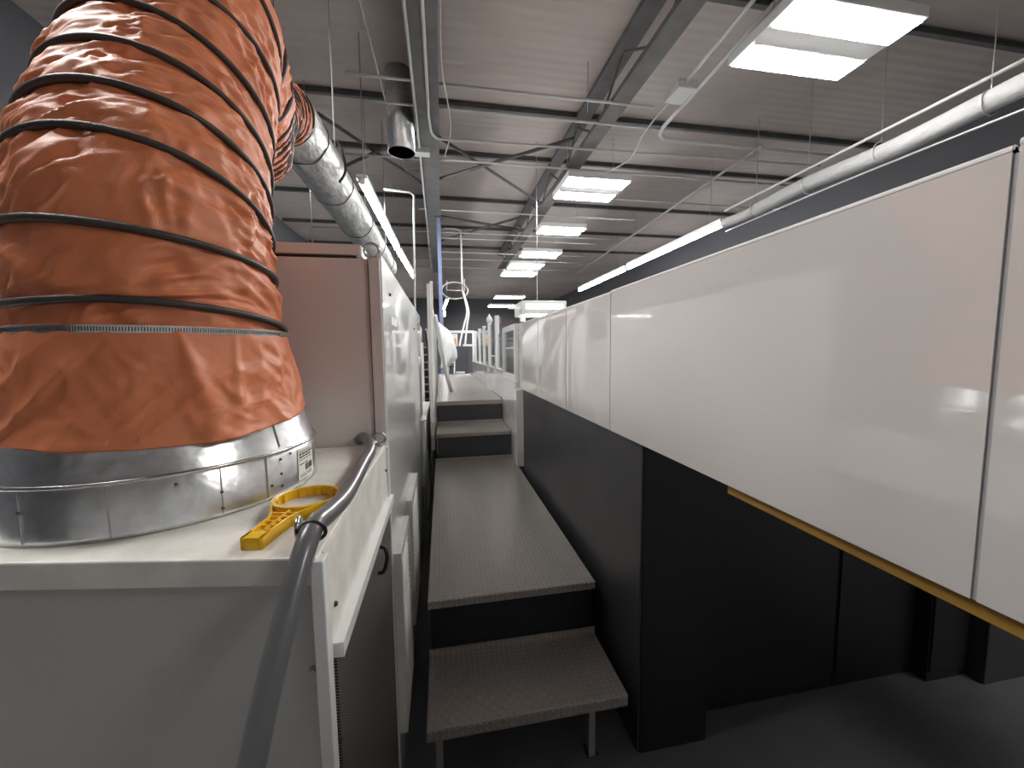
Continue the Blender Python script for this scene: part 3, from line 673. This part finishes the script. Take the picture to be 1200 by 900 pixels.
lightfix(3.2, 4.6, -1.9, -1.0, LZ, 'added unseen fill light behind the camera on the right', M_lampd)  # unseen light added behind the lens for brightness
for y, l in ((.8, 'added unseen fill light over the left side just above the orange duct'), (1.95, 'added unseen fill light over the left side beyond the orange duct')):  # unseen pair added to brighten the white panels and the lid
    lightfix(-2.9, -1.4, y, y+.85, LZ, l, M_lampd)

# foil duct left
t = thing('foil_duct', 'large silver foil wrapped duct running away along the left ceiling', 'duct', (-1.03, 5, 1.45))
bm = nb(); n = 120; seg = 40; rings = []
for i in range(n+1):
    y = 3.05+5.0*i/n; row = []
    for k in range(seg):
        a = 2*PI*k/seg; r = .2+.010*noise.noise(Vector((math.cos(a)*2, y*3, math.sin(a)*2)))+.004*noise.noise(Vector((math.cos(a)*7, y*11, math.sin(a)*7)))
        row.append(bm.verts.new((-1.03+r*math.cos(a), y, 1.66+r*math.sin(a))))
    rings.append(row)
for i in range(n):
    for k in range(seg): bm.faces.new((rings[i][k], rings[i][(k+1) % seg], rings[i+1][(k+1) % seg], rings[i+1][k]))
bm.faces.new(rings[0]); bm.faces.new(rings[-1])
obj('wrap', bm, M_foil, t, smooth=True)
for y in (3.35, 4.2, 5.3, 6.4, 7.5):
    bm = nb(); tube(bm, [(-1.03+.206*math.cos(2*PI*k/40), y+.01*math.sin(k), 1.66+.206*math.sin(2*PI*k/40)) for k in range(40)], .005, 6, True); obj('joint_band', bm, M_beam, t, smooth=True)
for y in (3.6, 4.9, 6.6):
    bm = nb(); tube(bm, [(-.84, y, 1.6), (-.83, y, CEIL)], .006, 6); obj('hanger', bm, M_cond, t)
bm = nb(); tube(bm, smooth_path([(-.85, 3.75, 1.50), (-.80, 3.78, 1.62), (-.83, 3.8, 1.80), (-.86, 3.8, 1.87)], 6), .012, 6); obj('strap_end', bm, M_black, t)

# fabric wrapped pipe right
t = thing('insulated_pipe', 'pale wrapped pipe running along the right ceiling above the hood', 'pipe', (5.05, 5, 2.2))
bm = nb(); n = 90; rings = []
for i in range(n+1):
    y = 2.2+4.1*i/n; r0 = .10 if y < 5.6 else .08
    rings.append([bm.verts.new((5.02+(r0+.012*noise.noise(Vector((math.cos(2*PI*k/24)*2, y*5, math.sin(2*PI*k/24)*2))))*math.cos(2*PI*k/24), y, 2.22+.02*math.sin(y*3)+r0*math.sin(2*PI*k/24))) for k in range(24)])
for i in range(n):
    for k in range(24): bm.faces.new((rings[i][k], rings[i][(k+1) % 24], rings[i+1][(k+1) % 24], rings[i+1][k]))
bm.faces.new(rings[0]); bm.faces.new(rings[-1]); obj('wrap', bm, M_wrap, t, smooth=True)
for y in (2.9, 3.8, 4.7, 5.6):
    bm = nb(); tube(bm, [(5.02+.112*math.cos(2*PI*k/24), y, 2.22+.112*math.sin(2*PI*k/24)) for k in range(24)], .008, 6, True); obj('strap', bm, M_cond, t)
    bm = nb(); tube(bm, [(5.02, y, 2.33), (5.02, y, CEIL)], .005, 6); obj('hanger', bm, M_cond, t)
def pipe(name, pts, r, m, label, cat='pipe', smooth_n=0, group=None, seg=8):
    p = smooth_path(pts, smooth_n) if smooth_n else pts
    return obj(name, tube(nb(), p, r, seg), m, smooth=True, label=label, cat=cat, group=group)
pipe('thin_pipe', [(4.95, 2.2, 2.42), (4.95, 6.2, 2.40)], .018, M_pale, 'thin pale pipe just above the wrapped pipe at right')
pipe('thin_pipe', [(5.05, 2.2, 2.03), (5.0, 4.2, 2.06), (4.98, 6.2, 2.05)], .012, M_cond, 'thin grey line sagging under the wrapped pipe at right', smooth_n=6)

# girders and joists
def truss(name, x0, x1, y0, y1, z0, z1, label, along='y', step=1.2):
    t = thing(name, label, 'truss', ((x0+x1)/2, (y0+y1)/2, z0)); xm = (x0+x1)/2
    if along == 'y':
        ob('bottom_chord', (x0, y0, z0), (x1, y1, z0+.06), M_beam, t); ob('top_chord', (x0, y0, z1-.06), (x1, y1, z1), M_beam, t)
        L_, mk = y1-y0, lambda s, z: (xm, y0+s, z)
    else:
        ym = (y0+y1)/2
        ob('bottom_chord', (x0, y0, z0), (x1, y1, z0+.05), M_beam, t); ob('top_chord', (x0, y0, z1-.05), (x1, y1, z1), M_beam, t)
        L_, mk = x1-x0, lambda s, z: (x0+s, ym, z)
    s = 0; k = 0; bm = nb()
    while s+step <= L_+.01:
        a, b = (z0+.04, z1-.04) if k % 2 == 0 else (z1-.04, z0+.04)
        tube(bm, [mk(s, a), mk(s+step, b)], .016, 6); s += step; k += 1
    obj('web', bm, M_beam, t)
    return t
t = thing('main_girder', 'wide dark steel girder running overhead straight above the walkway', 'beam', (-.03, 8, 2.95))
ob('lower_flange', (-.24, -1, 2.95), (.04, 15, 2.97), M_beam, t); ob('web', (-.055, -1, 2.97), (-.035, 15, 3.56), M_beam, t); ob('upper_flange', (-.13, -1, 3.56), (.04, 15, 3.58), M_beam, t)
truss('girder_truss', 2.12, 2.34, -1, 14.5, 3.0, 3.58, 'dark lattice girder running above the row of ceiling lights', 'y', .8)
for i, y in enumerate((3.75, 5.9, 7.3, 9.4, 11.5, 13.6)):
    bm = nb(); box(bm, (-4.1, y, 3.52), (7.9, y+.06, 3.53)); box(bm, (-4.1, y+.025, 3.53), (7.9, y+.035, 3.588)); box(bm, (-4.1, y, 3.588), (7.9, y+.06, 3.6))
    obj('ceiling_joist', bm, M_beam, label=['nearest dark steel joist crossing the ceiling', 'second dark steel joist from the camera', 'third dark steel joist from the camera', 'fourth dark steel joist from the camera', 'fifth dark steel joist from the camera', 'farthest dark steel joist crossing the ceiling'][i], cat='joist')
# cross bracing
br = [((.04, 7.1, 3.0), (2.08, 5.95, 3.24), 'right rising dark brace between the girder and the lattice truss'), ((.0, 6.3, 3.3), (2.08, 8.0, 3.03), 'falling dark brace crossing the rising one near the girder'),
      ((-1.6, 7.0, 3.0), (-.1, 6.1, 3.3), 'dark brace left of the girder above the foil duct'), ((-1.6, 6.0, 3.3), (-.1, 7.6, 3.0), 'dark brace left of the girder crossing its neighbour'),
      ((.06, 9.0, 3.0), (2.08, 10.3, 3.2), 'dark brace beside the blue column'), ((.06, 11.0, 3.03), (2.08, 9.2, 3.2), 'dark brace crossing behind the blue column')]
for a, b, l in br: pipe('cross_brace', [a, b], .03, M_beam, l, 'brace', seg=4)

# sprinkler / conduit cross runs
Z = 3.0; ORD = ['first', 'second', 'third', 'fourth', 'fifth', 'sixth', 'seventh', 'eighth', 'ninth', 'tenth']
runs = [(4.67, .05, 2.68, .016, 'right of the girder, nearest the camera'), (5.10, .05, 3.4, .014, 'right of the girder, second from the camera'), (6.40, .05, 7.0, .016, 'the longest one, crossing just before the second ceiling light'),
        (8.60, .06, 4.5, .016, 'starting at the top of the blue column'), (10.15, -3, 4.8, .016, 'behind the top of the blue column'), (10.65, .06, 4.4, .016, 'close behind the pair partner at the blue column'),
        (12.1, -3, 4.6, .018, 'before the fifth ceiling light'), (14.3, -3, 5.3, .02, 'the farthest, past the sixth ceiling light'), (13.0, -3, 5.5, .014, 'thin, between the fifth and sixth ceiling lights'), (7.5, 2.4, 7.5, .014, 'right of the lattice truss past the second ceiling light')]
for y, x0, x1, r, l in runs: pipe('cross_pipe', [(x0, y, Z), (x1, y, Z)], r, M_pale, 'pale pipe crossing the ceiling, '+l)
for (y, x0, x1, l) in ((4.66, -.94, -.13, 'short pale pipe stub left of the girder, nearest the camera'), (5.1, -.78, -.13, 'short pale pipe stub left of the girder with a clamp'), (6.45, -1.4, -.13, 'longer pale pipe left of the girder above the tube light'), (8.6, -.4, -.13, 'tiny pale pipe stub left of the girder near the tall rod')):
    pipe('cross_pipe', [(x0, y, Z), (x1, y, Z)], .016, M_pale, l)
# conduits on the girder
t = thing('conduit', 'pale conduit with a junction box running along the left edge of the girder', 'conduit', (-.2, 6, 2.93))
obj('run', tube(nb(), [(-.235, 1.0, 2.93), (-.24, 6, 2.93), (-.30, 14, 2.93)], .016, 8), M_pale, t, smooth=True)
ob('junction_box', (-.33, 5.95, 2.87), (-.10, 6.1, 2.95), M_pale, t, .005)
pipe('conduit', [(-.085, 1.0, 2.93), (-.085, 4.6, 2.93), (-.08, 5.3, 2.93), (-.02, 5.62, 2.93), (.2, 5.70, 2.94), (1.2, 5.68, 2.95), (3, 5.66, 2.96), (6.2, 5.6, 2.97)], .017, M_pale, 'pale conduit bending off the girder and crossing to the right', 'conduit', 8)
pipe('conduit', [(2.88, 1.5, 3.0), (2.95, 3.2, 3.0), (3.02, 4.7, 3.0), (3.05, 5.1, 3.0), (3.2, 5.3, 3.0), (3.6, 5.32, 3.0), (6.2, 5.35, 3.0)], .025, M_pale, 'thick pale conduit left of the nearest light, turning right with a round bend', 'conduit', 8)
t = thing('conduit', 'pale conduit with a box and loose cable above the lattice truss', 'conduit', (2.8, 3.5, 3.05))
obj('run', tube(nb(), [(2.66, 1.5, 3.05), (2.78, 3.2, 3.05), (2.84, 4.3, 3.05)], .02, 8), M_pale, t, smooth=True)
ob('junction_box', (2.74, 4.25, 2.98), (2.98, 4.55, 3.08), M_pale, t, .01)
pipe('loose_cable', [(2.82, 4.5, 3.0), (2.75, 5.0, 2.9), (2.8, 5.5, 2.8), (2.65, 6.0, 2.8), (2.4, 6.4, 2.8)], .011, M_pale, 'white cable drooping from the ceiling box to the second light', 'cable', 8)
pipe('conduit', [(4.76, 5.25, 3.0), (5.0, 9.0, 3.0), (5.28, 14.6, 3.0)], .022, M_pale, 'pale conduit running diagonally away at the right of the lights', 'conduit')
pipe('conduit', [(-.55, 1.5, 3.05), (-.62, 3.4, 3.05), (-.58, 5.2, 3.0), (-.5, 6.9, 3.0)], .012, M_cond, 'thin grey conduit left of the girder passing the round vent', 'conduit', 6)
pipe('loose_cable', [(.07, 2.5, 3.1), (.065, 3.6, 3.02), (.08, 4.4, 2.98), (.2, 5.5, 3.0), (.12, 6.3, 3.0)], .008, M_pale, 'loose pale cable hanging along the right of the girder', 'cable', 8)
for i, (x, y, z) in enumerate(((-1.35, 3.9, 1.9), (-1.7, 5.8, 1.4), (1.9, 4.9, 3.0))):
    pipe('hanger_rod', [(x, y, z), (x, y, CEIL)], .006, M_cond, ['thin rod hanging left of the duct near the orange hose', 'thin rod hanging beyond the foil duct', 'thin rod hanging right of the girder'][i], 'rod')
# round vent stub
t = thing('round_vent', 'wide grey spiral vent pipe hanging from the ceiling left of the girder', 'vent pipe', (-.45, 5.45, 2.6))
obj('pipe', lathe(nb(), [(.17, 2.6), (.175, 2.6), (.175, 3.59), (.16, 3.59)], (-.45, 5.45), 36), M_galv, t, smooth=True)
bm = nb(); bmesh.ops.create_circle(bm, cap_ends=True, segments=36, radius=.17, matrix=Matrix.Translation((-.45, 5.45, 2.61))); bmesh.ops.extrude_face_region(bm, geom=bm.faces[:])
obj('damper', bm, M_beam, t)
t = thing('blue_column', 'slim pale blue steel column rising from the left of the walkway to the girder', 'column', (-.02, 8.75, FL))
ob('shaft', (-.035, 8.87, FL), (.045, 8.97, 2.92), M_blue, t, .003); ob('cap_plate', (-.08, 8.82, 2.92), (.09, 9.02, 2.95), M_beam, t)
# tall bright rod with elbow
pipe('standpipe', [(-.42, 5.9, FL), (-.35, 5.9, 1.9), (-.34, 5.9, 2.24), (-.40, 5.9, 2.28), (-.75, 5.9, 2.3)], .014, M_trim, 'thin bright upright pipe with an elbow at the top beyond the tall cabinet')
# far hanging loops
t = thing('cable_loop', 'grey cable loop hanging on a wire frame over the walkway', 'cable', (.3, 9.6, 1.2))
bm = nb(); tube(bm, [(.33+.30*math.cos(2*PI*k/36), 9.15, 1.40+.19*math.sin(2*PI*k/36)) for k in range(36)], .016, 8, True); obj('coil', bm, M_pale, t, smooth=True)
bm = nb(); tube(bm, smooth_path([(.12, 9.17, 2.8), (.45, 9.17, 2.78), (.50, 9.17, 2.6), (.50, 9.17, 1.65), (.5, 9.17, 1.4)], 6), .018, 8); obj('drop_pipe', bm, M_cond, t, smooth=True)
bm = nb(); tube(bm, [(.15, 9.13, 1.62), (.15, 9.13, 1.40), (.55, 9.13, 1.40), (.55, 9.13, 1.66)], .014, 6); obj('wire_frame', bm, M_pale, t)
for k, dx in enumerate((0, .12)):
    pipe('hanging_hose', [(.50, 9.15, 1.42), (.60+dx*.3, 9.15, .95), (.52+dx*.6, 9.15, .6), (.43+dx, 9.15, .25), (.41+dx, 9.15, .12)], .022, M_trim, ['white hose curving down to the end cabinet, left of its pair', 'white hose curving down to the end cabinet, right of its pair'][k], 'hose', 8)
# hanging machine lamp
t = thing('machine_lamp', 'greenish white lit rectangular lamp box hanging beyond the hood', 'lamp', (1.6, 6.6, .6))
ob('housing', (1.36, 6.5, .62), (2.15, 7.2, .85), M_walllight, t, .01); ob('screen', (1.42, 6.49, .70), (2.10, 6.5, .80), M_glow, t, label='glowing greenish screen')
ob('tube', (1.42, 6.52, .58), (2.10, 6.56, .61), M_tube, t, .01); ob('tube_bracket', (2.10, 6.5, .57), (2.13, 6.58, .62), M_trim, t)
ob('arm', (1.15, 6.6, .72), (1.36, 6.65, .76), M_trim, t); ob('bracket', (1.33, 6.5, .50), (1.42, 6.56, .62), M_trim, t)
bm = nb(); tube(bm, [(1.7, 6.8, .85), (1.7, 6.8, CEIL)], .006, 6); obj('hanger', bm, M_cond, t)
t = thing('signal_lamp', 'small red signal fitting on a pole beside the guard posts', 'signal lamp', (1.03, 6.65, FL))
ob('pole', (.945, 6.63, FL), (.965, 6.65, .6), M_cond, t); ob('head', (.965, 6.6, .46), (1.01, 6.66, .57), M_red, t, .01)
# things behind the tall cabinet, left
t = thing('roller_machine', 'dark machine with bare rollers standing behind the tall cabinet under the foil duct', 'machine', (-2.2, 4.6, FL))
ob('body', (-3.4, 4.3, FL), (-1.75, 6.5, .75), M_char, t, .01)
for x in (-3.3, -1.9): ob('upright', (x, 4.3, .75), (x+.08, 4.42, 1.5), M_beam, t)
ob('cross_bar', (-3.4, 4.3, 1.5), (-1.75, 4.42, 1.58), M_beam, t)
for k in range(4):
    bm = nb(); tube(bm, [(-3.22, 4.36, .85+k*.16), (-1.9, 4.36, .85+k*.16)], .035, 14); obj('roller', bm, M_cond, t, smooth=True)
